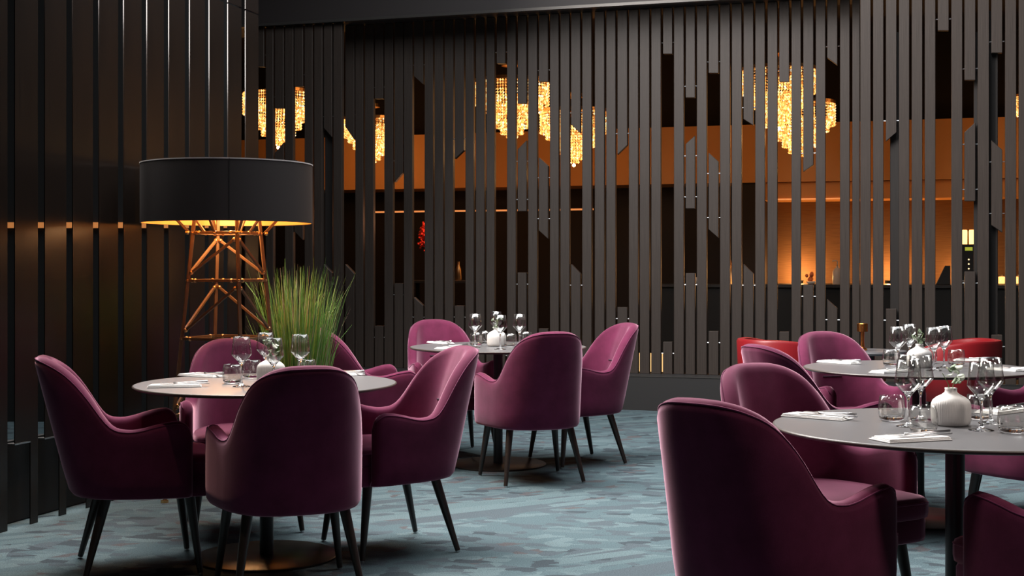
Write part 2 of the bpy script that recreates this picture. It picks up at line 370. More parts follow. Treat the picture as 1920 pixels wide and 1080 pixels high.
for sc, iv, lst in ((scL, iL, [(609, 623, CF + .07, 130, 600)]), (scR, iR, [(1669, 1686, CF + .07, 60, 640), (1826, 1845, CF + .07, 60, 640), (1853, 1871, CF + .07, 20, 640)])):
    for x0, x1, c, a, b in lst:
        o = slat(None, x0, x1, c, a, a, b, b, M['slat_dark'], .03, 'rear_post')[0]; o.parent = sc; o.matrix_parent_inverse = iv
# plinth and returns
pl = empty('trim_1'); kind(pl, 'structure')
s0, s1 = sL - 2.2, sR
MB().prism([wpos(s0, CF)[:2], wpos(s1, CF)[:2], wpos(s1, CF + .5)[:2], wpos(s0, CF + .5)[:2]], 0, PLT).build('plinth', M['plinth'], pl)
wallbox('plinth_cap', M['trim'], s0, s1, CF - .004, CF + .012, PLT - .006, PLT + .001, pl)

# ------------------------------------------------------------------ left panelled partition
LA = Vector((-2.348, 6.15, 0)); LD = Vector((.296, .955, 0)).normalized(); LN = Vector((LD.y, -LD.x, 0))
LROT = math.atan2(LD.y, LD.x)
def lpos(s, off, z): return LA + LD * s + LN * off + Vector((0, 0, z))
lw = empty('wall_left', lpos(1, 0, 0)); kind(lw, 'structure'); liv = Matrix.Translation(-lw.location)
def adopt(o): o.parent = lw; o.matrix_parent_inverse = liv; return o
PITCH = .2215
send = 2.44                               # s of the far end (image column 482)
k = 0
while send - k * PITCH > -4.2:
    s1 = send - k * PITCH; wd = .168
    # local x along wall, y into the room is -y
    P = [(0, .40), (wd - .055, .40), (wd - .055, 0), (wd, 0), (wd, 2.845), (0, 2.845)]
    m = MB(); n = len(P)
    m.add([(a, 0, z) for a, z in P] + [(a, .006, z) for a, z in P], [tuple(range(n)), tuple(range(2 * n - 1, n - 1, -1))] + [(i, (i + 1) % n, n + (i + 1) % n, n + i) for i in range(n)])
    o = adopt(m.build('panel', M['fin'], None, loc=lpos(s1 - wd, 0, 0), rz=LROT))
    o = adopt(MB().box((wd / 2, .003, (3.02 - 2.855) / 2), (wd, .006, 3.02 - 2.855)).build('upper_panel', M['fin'], None, loc=lpos(s1 - wd, 0, 2.855), rz=LROT))  # top lowered to let the added left light pass over
    if k > 6:
        adopt(MB().add([(0, 0, 0), (wd - .055, 0, 0), (0, .07, 0), (0, 0, -.006), (wd - .055, 0, -.006), (0, .07, -.006)], [(0, 1, 2), (5, 4, 3), (0, 3, 4, 1), (1, 4, 5, 2), (2, 5, 3, 0)]).build('ledge', M['steel'], None, loc=lpos(s1 - wd, 0, .398), rz=LROT))
    k += 1
adopt(MB().box((3.2, .03, .2), (6.4, .03, .39)).build('kick_board', M['black'], None, loc=lpos(send - 6.5, -.09, 0), rz=LROT))
# the dark space beyond the partition
bl = empty('wall_beyond'); kind(bl, 'structure')
MB().box((-4.7, 10.6, 2.8), (5.0, .1, 5.6)).build('far_wall', M['black'], bl)
zc = CAMZ + (YH - 422) / FPX * 10.5
MB().box((-4.7, 10.52, zc), (4.9, .03, .045)).build('cove_strip', M['cove'], bl)

# ------------------------------------------------------------------ velvet armchair
def resample(pts, n):
    pts = [Vector(p) for p in pts]; out = []
    P = [pts[0] * 2 - pts[1]] + pts + [pts[-1] * 2 - pts[-2]]; dense = []
    for i in range(1, len(P) - 2):
        for j in range(20):
            t = j / 20
            a, b, c, d = P[i - 1], P[i], P[i + 1], P[i + 2]
            dense.append(.5 * ((2 * b) + (c - a) * t + (2 * a - 5 * b + 4 * c - d) * t * t + (3 * b - a - 3 * c + d) * t ** 3))
    dense.append(pts[-1]); L = [0]
    for a, b in zip(dense, dense[1:]): L.append(L[-1] + (b - a).length)
    T = L[-1]; j = 0
    for i in range(n + 1):
        q = T * i / n
        while j < len(L) - 2 and L[j + 1] < q: j += 1
        u = (q - L[j]) / max(1e-9, L[j + 1] - L[j]); out.append(dense[j].lerp(dense[j + 1], min(1, u)))
    return out, T
def interp(tab, x):
    if x <= tab[0][0]: return tab[0][1]
    for (a, va), (b, vb) in zip(tab, tab[1:]):
        if x <= b:
            t = (x - a) / (b - a); t = t * t * (3 - 2 * t) if len(tab) < 4 else t
            return va + (vb - va) * t
    return tab[-1][1]
def spline(tab, x):
    # monotone-ish cubic through table
    n = len(tab); i = 0
    if x <= tab[0][0]: return tab[0][1]
    if x >= tab[-1][0]: return tab[-1][1]
    while x > tab[i + 1][0]: i += 1
    def m(j):
        if j <= 0 or j >= n - 1: return 0.0
        a = (tab[j][1] - tab[j - 1][1]) / (tab[j][0] - tab[j - 1][0]); b = (tab[j + 1][1] - tab[j][1]) / (tab[j + 1][0] - tab[j][0])
        return 0.0 if a * b <= 0 else 2 * a * b / (a + b)
    h = tab[i + 1][0] - tab[i][0]; t = (x - tab[i][0]) / h
    return (2 * t**3 - 3 * t**2 + 1) * tab[i][1] + (t**3 - 2 * t**2 + t) * h * m(i) + (-2 * t**3 + 3 * t**2) * tab[i + 1][1] + (t**3 - t**2) * h * m(i + 1)

HALF = [(0, -.248), (.08, -.243), (.145, -.220), (.194, -.174), (.226, -.112), (.248, -.035), (.263, .045), (.270, .105), (.270, .172)]
NS = 44
hp, HL = resample([(x, y, 0) for x, y in HALF], NS)
HT = [(0, .874), (.06, .872), (.11, .862), (.15, .842), (.18, .815), (.205, .778), (.23, .728), (.25, .680), (.27, .636), (.29, .607), (.315, .592), (.35, .588), (.385, .593), (.43, .605), (HL - .085, .617), (HL - .055, .619), (HL - .034, .611), (HL - .018, .596), (HL - .007, .578), (HL, .55)]
ZB = .312
def lean(s, z):
    wv = 1 - min(1, max(0, (s - .05) / .38)); wv = wv * wv * (3 - 2 * wv)
    return -.25 * max(0, z - ZB) * wv
def shell_point(i, sg, off, z):
    """i station 0..NS from the back centre, sg side, off outward offset"""
    p = hp[i]; a = hp[max(i - 1, 0)]; b = hp[min(i + 1, NS)]
    t = (b - a).normalized() if i > 0 else Vector((1, 0, 0)); n = Vector((t.y, -t.x, 0))
    s = HL * i / NS; q = p + n * off
    return Vector((sg * q.x, q.y + lean(s, z), z))
def thick(s):
    e = .036
    t = .058 + .016 * max(0, 1 - s / .34)
    if s > HL - e: t *= math.sqrt(max(0.02, 1 - ((s - (HL - e)) / e) ** 2))
    return t
def make_shell():
    mb = MB(); rings = []
    seq = [(i, -1) for i in range(NS, 0, -1)] + [(i, 1) for i in range(0, NS + 1)]
    for i, sg in seq:
        s = HL * i / NS; h = spline(HT, s); t = thick(s); r = t / 2; ring = []
        pad = .022 * max(0, 1 - (s / .26) ** 2)
        def add(off, z): ring.append(shell_point(i, sg, off, z))
        hs = h - r
        add(r - .034, ZB); add(r - .012, ZB + .006); add(r - .003, ZB + .022)
        for k in range(1, 7): add(r, ZB + .022 + (hs - ZB - .022) * k / 6)
        for k in range(1, 6):
            a = math.pi * k / 6; add(r * math.cos(a), hs + r * math.sin(a))
        for k in range(6, -1, -1):
            f = k / 6; z = .34 + (hs - .34) * f; add(-r - pad * math.sin(math.pi * f) ** .7, z)
        rings.append([len(mb.v) + j for j in range(len(ring))]); mb.v += [tuple(p) for p in ring]
    for A, B in zip(rings, rings[1:]):
        n = len(A)
        for j in range(n): mb.f.append((A[j], B[j], B[(j + 1) % n], A[(j + 1) % n]))
    mb.f.append(tuple(rings[0])); mb.f.append(tuple(reversed(rings[-1])))
    return mb
def make_piping():
    mb = MB(); P = []
    for i, sg in [(i, -1) for i in range(NS - 1, 0, -1)] + [(i, 1) for i in range(0, NS)]:
        s = HL * i / NS; h = spline(HT, s); r = thick(s) / 2
        P.append(shell_point(i, sg, r * .80, h - r + r * .66))
    mb.tube(P, .0024, 6); return mb
def outline(inset, front, bulge):
    R = [Vector((p.x - inset * (1 if p.x > .05 else p.x / .05), p.y + inset * max(0, min(1, (-p.y) / .2)), 0)) for p in hp]
    R = [p for p in R if p.y < front - .05]
    right = R; left = [Vector((-p.x, p.y, 0)) for p in reversed(R[1:])]
    fr = []
    xr = right[-1].x
    for k in range(0, 13):
        a = -math.pi / 2 + math.pi * k / 12
        fr.append(Vector((-xr * math.sin(a), front - .045 + bulge * math.cos(a) ** .5 if math.cos(a) > 1e-6 else front - .045, 0)))
    return right + fr + left
def pillow(poly, zs):
    mb = MB(); c = sum(poly, Vector()) / len(poly); n = len(poly); rings = []
    for sc, z in zs:
        rings.append(len(mb.v)); mb.v += [(c.x + (p.x - c.x) * sc, c.y + (p.y - c.y) * sc, z) for p in poly]
    for A, B in zip(rings, rings[1:]):
        for j in range(n): mb.f.append((A + j, A + (j + 1) % n, B + (j + 1) % n, B + j))
    mb.f.append(tuple(range(rings[0] + n - 1, rings[0] - 1, -1))); mb.f.append(tuple(range(rings[-1], rings[-1] + n))); return mb
def leg_mesh(top, foot, glide=True):
    t, f = Vector(top), Vector(foot); d = (f - t)
    return MB().tube([t, t + d * .3, t + d * .7, f], [.0215, .019, .0145, .0115], 12)
CHAIR = empty('dining_armchair')
make_shell().build('shell', M['velvet'], CHAIR, True)
make_piping().build('piping', M['piping'], CHAIR, True)
pillow(outline(.022, .285, .03), [(.94, .310), (.985, .316), (1, .330), (1, .385), (.985, .395)]).build('seat_base', M['velvet'], CHAIR, True, auto=50)
cu = pillow(outline(.026, .298, .042), [(.95, .392), (.99, .397), (1.0, .415), (1.0, .442), (.985, .458), (.95, .466), (.80, .474), (.4, .478)]).build('seat_cushion', M['velvet'], CHAIR, True)
cp = outline(.028, .297, .042); MB().tube([(p.x, p.y, .447) for p in cp] + [(cp[0].x, cp[0].y, .447)], .0035, 6).build('cushion_piping', M['piping'], cu, True)
def inner(i, sg, z):
    s = HL * i / NS; h = spline(HT, s); r = thick(s) / 2; f = (z - .34) / (h - r - .34)
    return shell_point(i, sg, -r - .022 * max(0, 1 - (s / .26) ** 2) * math.sin(math.pi * f) ** .7, z)
MB().tube([inner(i, sg, .632) for i, sg in ((5, -1), (4, -1), (3, -1), (2, -1), (1, -1), (0, 1), (1, 1), (2, 1), (3, 1), (4, 1), (5, 1))], .0042, 6).build('back_seam', M['seam'], CHAIR, True)
for sx in (-1, 1):
    for top, ft in (((sx * .205, .165, .325), (sx * .245, .205, .008)), ((sx * .180, -.150, .325), (sx * .235, -.235, .008))):
        lg = leg_mesh(top, ft).build('leg', M['leg'], CHAIR, True, auto=50)
        MB().lathe([(0, 0), (.009, 0), (.009, .009), (0, .009)], 10, (ft[0], ft[1], 0)).build('glide', M['steel'], lg)
first = [True]
def chair(c, ang, label, group='purple velvet armchairs'):
    """c centre on the floor, ang heading in degrees (0 = facing +X, 90 = facing away)"""
    o = CHAIR if first[0] else copy_tree(CHAIR); first[0] = False
    o.location = (c[0], c[1], 0); o.rotation_euler = (0, 0, math.radians(ang - 90)); tag(o, label, 'armchair', group); return o

TL, TM, TF, TB = (-1.04, 5.606), (-.087, 8.242), (1.36, 4.06), (1.984, 6.46)
chair((-1.52, 5.44), 20, 'purple armchair in side view at the far left, nearest the dark panelled wall')
chair((-.86, 5.10), 110, 'purple armchair seen from behind in front of the brown-tinted table')
chair((-.55, 5.80), 207, 'purple armchair with lit pink inside, pulled to the right of the brown-tinted table')
chair((-1.27, 6.24), 289, 'purple armchair half hidden behind the brown-tinted table, below the black lampshade')
chair((-.80, 8.05), 18, 'reddish-lit purple armchair in side view beside the tall grass')
chair((.11, 7.68), 109, 'purple armchair seen from behind in front of the table nearest the slat screen')
chair((.40, 8.38), 203, 'purple armchair right of the table nearest the slat screen, beside bare carpet')
chair((-.40, 8.72), 292, 'purple armchair behind the table nearest the slat screen, its back against the slats')
chair((.765, 3.82), 46, 'largest purple armchair in the right foreground, seen from behind at an angle')
chair((1.05, 4.53), 295, 'purple armchair facing forward behind the largest foreground armchair')
chair((1.56, 3.56), 110, 'purple armchair cut off at the bottom right corner, only its arm showing')
chair((1.48, 6.24), 22, 'purple armchair in side view left of the farther right-hand table')
chair((1.84, 6.98), 289, 'purple armchair behind the farther right-hand table, beside the copper lamp')
chair((2.34, 5.86), 110, 'dark purple armchair at the right edge in front of the farther right-hand table')
chair((2.66, 6.66), 205, 'pink-lit purple armchair at the right edge beyond the farther right-hand table')

# ------------------------------------------------------------------ round tables
TH, TR = .736, .55
def table(c, label):
    e = empty('round_table', (c[0], c[1], 0)); tag(e, label, 'table', 'round dining tables')
    t = MB().lathe([(0, TH - .004), (TR - .006, TH - .004), (TR - .006, TH), (0, TH)], 96).build('tabletop', M['tabletop'], e, True, auto=30)
    MB().lathe([(TR - .030, TH - .016), (TR - .010, TH - .012), (TR, TH - .005), (TR - .001, TH - .0015), (TR - .006, TH), (TR - .006, TH - .004), (TR - .03, TH - .006)], 96, closed=True).build('edge_band', M['tedge'], t, True, auto=60)
    MB().lathe([(0, TH - .03), (.20, TH - .03), (.20, TH - .005), (0, TH - .005)], 32).build('mounting_plate', M['pole'], e)
    MB().lathe([(0, .012), (.029, .012), (.029, TH - .03), (0, TH - .03)], 24).build('pole', M['pole'], e, True, auto=50)
    MB().lathe([(0, 0), (.30, 0), (.30, .007), (.295, .010), (0, .012)], 64).build('base_plate', M['tbase'], e, True, auto=40)
    return e
table(TL, 'round table with warm brown sheen beside the lattice lamp')
table(TM, 'round grey table nearest the recessed slat screen')
table(TF, 'large grey round table in the right foreground')
table(TB, 'round grey table in the right middle ground, in front of red chairs')

# ------------------------------------------------------------------ tableware
WG = [(0, 0), (.036, 0), (.037, .0015), (.030, .003), (.012, .007), (.0055, .014), (.004, .03), (.0038, .075), (.0055, .088), (.012, .098), (.026, .114), (.0405, .131), (.0405, .136), (.0375, .165), (.0335, .205), (.0345, .2055)]
WI = [(.0335, .2055), (.0365, .165), (.0395, .136), (.0395, .132), (.025, .116), (.011, .101), (.003, .096), (0, .0955)]
TG = [(0, 0), (.030, 0), (.036, .004), (.041, .020), (.0425, .038), (.040, .062), (.0365, .080), (.0355, .080), (.0388, .062), (.041, .038), (.038, .020), (.031, .013), (0, .012)]
def glassware(name, solid, thin):
    a = MB().lathe(solid, 36).mesh(name + '_base'); b = MB().lathe(thin, 40).mesh(name + '_bowl'); return a, b
WGM = glassware('wine_glass', [(0, 0), (.036, 0), (.037, .0015), (.030, .003), (.012, .007), (.0055, .014), (.004, .03), (.0038, .075), (.0055, .088), (.0115, .0985), (.0185, .1065), (.0175, .1075), (.009, .102), (0, .100)],
                [(.0185, .1065), (.026, .114), (.0405, .131), (.0412, .135), (.0375, .165), (.0338, .205), (.0330, .205), (.0366, .165), (.0402, .135), (.0395, .1315), (.0252, .115), (.0176, .1075)])
TGM = glassware('tumbler', [(0, 0), (.030, 0), (.036, .004), (.0395, .014), (.0385, .015), (.034, .0135), (0, .012)],
                [(.0395, .014), (.041, .020), (.0425, .038), (.040, .062), (.0365, .080), (.0357, .080), (.0391, .062), (.0416, .038), (.0400, .020), (.0385, .015)])
def ware(name, me, mat, x, y, label, cat, group, back=0.0, base=TH):
    p = onz(x, y, base); e = empty(name, (p.x, p.y, base + .0005)); tag(e, label, cat, group)
    nm = ('stem', 'bowl') if name == 'wine_glass' else ('base', 'wall')
    link(nm[0], me[0], M['glass'], e, True); link(nm[1], me[1], M['thin_glass'], e, True); return e
T = {'L': ('brown-tinted table', [(453, 725), (498, 712), (513, 729), (563, 718)], [(436, 719), (472, 709), (575, 708)], (508, 718)),
     'M': ('table nearest the slat screen', [(891, 651.5), (938, 655), (974, 652), (930, 643)], [(893, 648.5), (909, 645), (957, 650.5), (986, 646)], (931, 649)),
     'F': ('large foreground table', [(1703, 800), (1726, 787), (1840, 807), (1857, 794)], [(1672, 789), (1731, 812), (1898, 812), (1836, 787)], (1783, 797)),
     'B': ('farther right-hand table', [(1683, 692.5), (1705, 684.5), (1751, 695), (1770, 690)], [(1671, 686), (1699, 696), (1793, 686), (1741, 681.5)], (1724, 689))}
def order(pts, noun, where):
    xs = sorted(range(len(pts)), key=lambda i: pts[i][0]); names = ['leftmost', 'second from left', 'third from left', 'rightmost'] if len(pts) == 4 else ['leftmost', 'middle', 'rightmost']
    return {i: '%s on the %s, %s of %s' % (noun, where, names[k], 'four' if len(pts) == 4 else 'three') for k, i in enumerate(xs)}
# vase + sprig
def vase(x, y, where, seed, leafy):
    p = onz(x, y, TH); e = empty('bud_vase', (p.x, p.y, TH + .0003)); tag(e, 'white ribbed bud vase on the ' + where, 'vase', 'white bud vases')
    prof = [(0, 0), (.050, 0), (.0560, .005), (.0582, .015), (.0590, .030), (.0593, .050), (.0585, .066), (.0545, .077), (.043, .087), (.027, .095), (.0190, .102), (.0178, .109), (.0190, .115), (.015, .115), (.0135, .10), (.012, .06), (0, .058)]
    mb = MB().lathe(prof, 144)
    for i, v in enumerate(mb.v):                      # ribs
        r = math.hypot(v[0], v[1])
        if .05 < r and .010 < v[2] < .070:
            a = math.atan2(v[1], v[0]); k = 1 + .016 * math.cos(48 * a)
            mb.v[i] = (v[0] * k, v[1] * k, v[2])
    mb.build('vase_body', M['ceramic'], e, True)
    s = empty('flower_sprig', (p.x, p.y, TH + .112)); tag(s, 'small leafy sprig in the vase on the ' + where, 'sprig', 'vase sprigs')
    rnd = random.Random(seed)
    for k in range(3):
        a = rnd.uniform(0, 6.28); tx, ty, tz = .025 * math.cos(a), .025 * math.sin(a), rnd.uniform(.045, .07)
        MB().tube([(0, 0, -.04), (tx * .3, ty * .3, .015), (tx, ty, tz)], .0013, 5).build('stem', M['stem'], s)
    for k in range(13):
        a = rnd.uniform(0, 6.28); z = rnd.uniform(.005, .07); r = rnd.uniform(.006, .034); q = rnd.uniform(.009, .014)
        c = Vector((r * math.cos(a), r * math.sin(a), z)); R = Matrix.Rotation(rnd.uniform(-1, 1), 3, 'X') @ Matrix.Rotation(rnd.uniform(-1.2, 1.2), 3, 'Y')
        vs = [c + R @ Vector((q * math.cos(t) * (1 if leafy else .7), q * math.sin(t), .25 * q * math.cos(2 * t))) for t in [i * math.pi / 4 for i in range(8)]]
        vs += [v + R @ Vector((0, 0, .0012)) for v in vs]
        MB().add(vs, [tuple(range(7, -1, -1)), tuple(range(8, 16))] + [(i, (i + 1) % 8, 8 + (i + 1) % 8, 8 + i) for i in range(8)]).build('leaf', M['leaf' if k % 3 else 'petal'], s, True)
for key, (where, wines, tums, vs) in T.items():
    for i, lb in order(wines, 'stemmed wine glass', where).items(): ware('wine_glass', WGM, M['glass'], *wines[i], lb, 'wine glass', 'wine glasses')
    for i, lb in order(tums, 'low water tumbler', where).items(): ware('tumbler', TGM, M['glass'], *tums[i], lb, 'tumbler', 'water tumblers')
    vase(*vs, where, hash(key) % 7 if False else ord(key), key != 'M')

# napkins, each with a knife and a fork lying on it
def napkin(x0, y0, x1, y1, wdt, lab):
    a, b = onz(x0, y0, TH), onz(x1, y1, TH); d = b - a; L = min(.215, max(.17, d.length)); mid = (a + b) / 2; ang = math.atan2(d.y, d.x)
    o = empty('napkin', (mid.x, mid.y, TH), ang); tag(o, 'folded white napkin ' + lab, 'napkin', 'folded napkins')
    W = wdt / 2
    for k in range(3):
        i = .002 * k
        MB().prism([(-L / 2 + i, -W + i), (L / 2 - i, -W + i * 2), (L / 2 - i - .01 * k, W - i), (-L / 2 + i + .006 * k, W - i)], .0005 + .0035 * k, .0005 + .0035 * (k + 1)).build('fold', M['linen'], o, bevel=.0012)
    zt = .0005 + .0105 + .0006
    R = Matrix.Rotation(ang, 4, 'Z')
    def lay(name, mb, off, dang, lb):
        q = empty(name, mid + R @ Vector((off[0], off[1], zt)), ang + dang); tag(q, lb, name, 'table ' + name + 's'); return q
    kn = lay('knife', None, (.045, -.012), .10, 'table knife across the napkin ' + lab)
    MB().prism([(-.01, -.004), (.085, -.005), (.095, -.002), (.095, .003), (.085, .005), (-.01, .004)], 0, .004).build('handle', M['steel'], kn, bevel=.001)
    MB().prism([(-.105, -.001), (-.095, -.008), (-.02, -.0095), (-.01, -.004), (-.01, .004), (-.105, .004)], .001, .0025).build('blade', M['steel'], kn)
    fk = lay('fork', None, (.045, .014), -.16, 'table fork across the napkin ' + lab)
    MB().tube([(.09, 0, .010), (.03, 0, .007), (-.03, 0, .003), (-.05, 0, .003)], [.0042, .0032, .0026, .004], 6).build('handle', M['steel'], fk, True)
    MB().prism([(-.05, -.005), (-.062, -.010), (-.068, -.010), (-.068, .010), (-.062, .010), (-.05, .005)], .002, .0036).build('fork_head', M['steel'], fk)
    for ty in (-.0085, -.003, .003, .0085): MB().box((-.085, ty, .003), (.036, .0025, .0016)).build('tine', M['steel'], fk)
for a in ((276, 726.5, 378, 724.5, .085, 'at the near left of the brown-tinted table'), (340, 703.5, 417, 708, .085, 'at the far left of the brown-tinted table'),
          (598, 700, 682, 704.5, .085, 'at the right of the brown-tinted table'), (804, 641.8, 849, 646, .09, 'at the far left of the table nearest the slat screen'),
          (822, 655, 872, 652, .085, 'at the near left of the table nearest the slat screen'),
          (1474, 779, 1592, 788, .09, 'at the left edge of the large foreground table'), (1648, 828, 1765, 822, .10, 'at the near edge of the large foreground table'),
          (1848, 777, 1915, 769, .09, 'at the far right of the large foreground table'), (1539, 678.5, 1607, 683, .09, 'at the left of the farther right-hand table'),
          (1639, 700.5, 1702, 696, .09, 'at the near edge of the farther right-hand table'), (1866, 693, 1910, 696.5, .09, 'at the right end of the farther right-hand table'),
          (1800, 677, 1840, 677.5, .08, 'at the far edge of the farther right-hand table')): napkin(*a)

# ------------------------------------------------------------------ lattice floor lamp
LC = Vector((-1.52, 7.06, 0))
lamp = empty('floor_lamp', LC); tag(lamp, 'floor lamp with broad black drum shade on a wooden lattice tower', 'floor lamp')
R0 = .45; zb_, zt_ = 1.462, 1.775
MB().lathe([(R0, zb_), (R0, zt_), (R0 - .004, zt_), (R0 - .004, zb_)], 96, closed=True).build('shade', M['shade'], lamp, True, auto=40)
sh = lamp.children[0]
MB().lathe([(R0 - .0045, zb_ + .002), (R0 - .0045, zt_ - .002), (R0 - .006, zt_ - .002), (R0 - .006, zb_ + .002)], 96, closed=True).build('shade_lining', M['shade_in'], sh, True, auto=40)
MB().lathe([(R0 - .005, zt_ - .003), (R0 + .0025, zt_ - .003), (R0 + .0025, zt_ + .003), (R0 - .005, zt_ + .003)], 96, closed=True).build('rim', M['rim'], sh, True, auto=40)
MB().box((.0, 0, 0), (.0022, .003, zt_ - zb_)).build('shade_seam', M['black'], sh, loc=(R0 * math.sin(.235), -R0 * math.cos(.235) - .001, (zt_ + zb_) / 2), rz=.235)
MB().lathe([(0, zt_ - .05), (R0 - .02, zt_ - .05), (R0 - .02, zt_ - .046), (0, zt_ - .046)], 64).build('diffuser_plate', M['shade_in'], sh)
def leg_at(k, z):
    a0 = -math.pi / 2 + .49 + k * math.pi / 2
    r = .185 + (1.40 - z) * .105
    return Vector((r * math.cos(a0), r * math.sin(a0), z))
def bar(name, a, b, t=.016, mat='lampwood', parent=None):
    a, b = Vector(a), Vector(b); d = (b - a); L = d.length
    q = d.to_track_quat('Z', 'Y').to_matrix().to_4x4(); mb = MB().box((0, 0, L / 2), (t, t, L))
    o = mb.build(name, M[mat], parent or lamp, bevel=.0015); o.matrix_local = Matrix.Translation(a) @ q; return o
jb = []
levels = [1.41, 1.158, .852, .45]
for k in range(4):
    bar('leg', leg_at(k, 0.012), leg_at(k, 1.56), .017)
    MB().lathe([(0, 0), (.020, 0), (.020, .012), (0, .014)], 12, leg_at(k, 0)[:]).build('foot', M['brass'], lamp)
    for z in levels:
        a, b = leg_at(k, z), leg_at((k + 1) % 4, z); bar('ring_bar', a, b, .015); jb.append(a)
        jb += [a.lerp(b, .14), a.lerp(b, .86)]
    for za, zb2 in zip(levels, levels[1:]):
        a, b = leg_at(k, za - .025), leg_at((k + 1) % 4, zb2 + .03)
        if k % 2: a, b = leg_at((k + 1) % 4, za - .025), leg_at(k, zb2 + .03)
        bar('brace', a, b, .013); jb += [a.lerp(b, .06), a.lerp(b, .94)]
    a = leg_at(k, 1.41); o = a.normalized(); o = Vector((a.x, a.y, 0)).normalized(); bar('shade_arm', a + o * .02, Vector((0, 0, 1.51)) + o * .30, .014); jb.append(a + o * .03)
    m_ = (leg_at(k, 1.41) + leg_at((k + 1) % 4, 1.41)) / 2; o2 = Vector((m_.x, m_.y, 0)).normalized(); bar('shade_arm', m_, Vector((0, 0, 1.55)) + o2 * .24, .012); jb.append(m_)
jm = MB().ball((0, 0, 0), .0115, 10, 6).mesh('joint')
for p in jb: link('joint', jm, M['brass'], lamp, True, loc=p)
MB().ball((0, 0, 1.60), .045, 16, 10).build('bulb', M['bulb'], lamp, True)
bar('bulb_stem', (0, 0, 1.645), (0, 0, zt_ - .05), .012, 'brass')
point('lamp_light', LC + Vector((0, 0, 1.54)), 20, (1.0, .52, .22), .05)

# ------------------------------------------------------------------ ornamental grass
GC = Vector((-1.22, 7.55, 0))
gr = empty('potted_grass', GC); tag(gr, 'tuft of tall green ornamental grass in a pot behind the brown-tinted table', 'potted plant')
MB().lathe([(0, 0), (.15, 0), (.19, .42), (.175, .42), (.17, .38), (0, .38)], 32).build('pot', M['pot'], gr, True, auto=40)
gm, gnt, gb = newmat('grass_blades')
gi = N(gnt, 'ShaderNodeNewGeometry'); grp = ramp(gnt, [(0, (.07, .19, .035)), (.45, (.15, .33, .06)), (.75, (.27, .43, .10)), (.92, (.42, .38, .25)), (1, (.36, .24, .20))])
gnt.links.new(gi.outputs['Random Per Island'], grp.inputs[0]); gnt.links.new(grp.outputs[0], gb.inputs['Base Color']); gb.inputs['Roughness'].default_value = .5
rnd = random.Random(4); mb = MB()
for i in range(760):
    a = rnd.uniform(0, 6.283); r0 = .165 * math.sqrt(rnd.random()); sp = rnd.uniform(.0, .15) * (.4 + r0 / .165 * .6); h = rnd.uniform(.55, .95) * (1 if rnd.random() < .9 else 1.06)
    a2 = a + rnd.uniform(-.5, .5); base = Vector((r0 * math.cos(a), r0 * math.sin(a), .38)); w_ = rnd.uniform(.0022, .0042); pts = []
    dr = rnd.uniform(0, .10) * (1 if rnd.random() < .3 else .2)
    for k in range(6):
        t = k / 5; pts.append(base + Vector((math.cos(a2), math.sin(a2), 0)) * (sp * t ** 1.6 + dr * t ** 4) + Vector((0, 0, h * (t - .08 * t * t) - dr * t ** 4)))
    yaw = rnd.uniform(0, 3.14); sd = Vector((math.cos(yaw), math.sin(yaw), 0)); n0 = len(mb.v)
    for k, p in enumerate(pts):
        ww = w_ * (1 - (k / 5) ** 2 * .92); mb.v += [tuple(p - sd * ww), tuple(p + sd * ww)]
    for k in range(5): mb.f.append((n0 + 2 * k, n0 + 2 * k + 1, n0 + 2 * k + 3, n0 + 2 * k + 2))
gme = bpy.data.meshes.new('grass_blades'); gme.from_pydata(mb.v, [], mb.f); gme.update()
kind(link('grass_blades', gme, gm, gr), 'stuff')

# ------------------------------------------------------------------ red tub chairs, side table, copper lamp
def tub(c, ang, label):
    e = empty('tub_chair', (c[0], c[1], 0), math.radians(ang - 90)); tag(e, label, 'tub chair', 'red leather tub chairs')
    mb = MB(); rings = []
    for i in range(41):
        th = math.radians(-90 - 150 + 300 * i / 40); q = abs(i - 20) / 20
        h = .745 - .10 * max(0, (q - .35) / .65) ** 1.6; ro, ri = .315, .265
        ring = [(ro - .03, .34), (ro - .01, .40), (ro + .012 * (h - .4), h - .02), (ro - .004, h - .004), ((ro + ri) / 2, h), (ri + .004, h - .006), (ri, h - .025), (ri - .01, .40), (ri - .01, .34)]
        rings.append(len(mb.v)); mb.v += [(r * math.cos(th), r * math.sin(th), z) for r, z in ring]
    n = 9
    for A, B in zip(rings, rings[1:]):
        for j in range(n): mb.f.append((A + j, B + j, B + (j + 1) % n, A + (j + 1) % n))
    mb.f.append(tuple(range(n))); mb.f.append(tuple(range(rings[-1], rings[-1] + n)))
    mb.build('shell', M['red'], e, True, auto=50)
    MB().lathe([(0, .36), (.255, .36), (.265, .38), (.265, .44), (.24, .465), (0, .47)], 40).build('seat', M['red'], e, True, auto=50)
    for k in range(4):
        a = math.pi / 4 + k * math.pi / 2
        MB().tube([(.18 * math.cos(a), .18 * math.sin(a), .36), (.25 * math.cos(a), .25 * math.sin(a), 0)], [.018, .011], 10).build('leg', M['leg'], e, True, auto=50)
tub((1.86, 9.05), 20, 'red leather tub chair left of the copper lamp, under the slat screen')
tub((2.98, 8.95), 160, 'red leather tub chair right of the copper lamp, behind the wine glasses')
st = onz(1634, 657, .69); e = empty('side_table', (st.x, st.y, 0)); tag(e, 'small dark side table under the copper lamp', 'side table')
MB().lathe([(0, .668), (.22, .668), (.225, .68), (.22, .69), (0, .69)], 40).build('tabletop', M['tabletop'], e, True, auto=40)
MB().lathe([(0, .01), (.022, .01), (.022, .668), (0, .668)], 16).build('pole', M['pole'], e, True, auto=40)
MB().lathe([(0, 0), (.18, 0), (.18, .01), (0, .01)], 32).build('base_plate', M['tbase'], e)
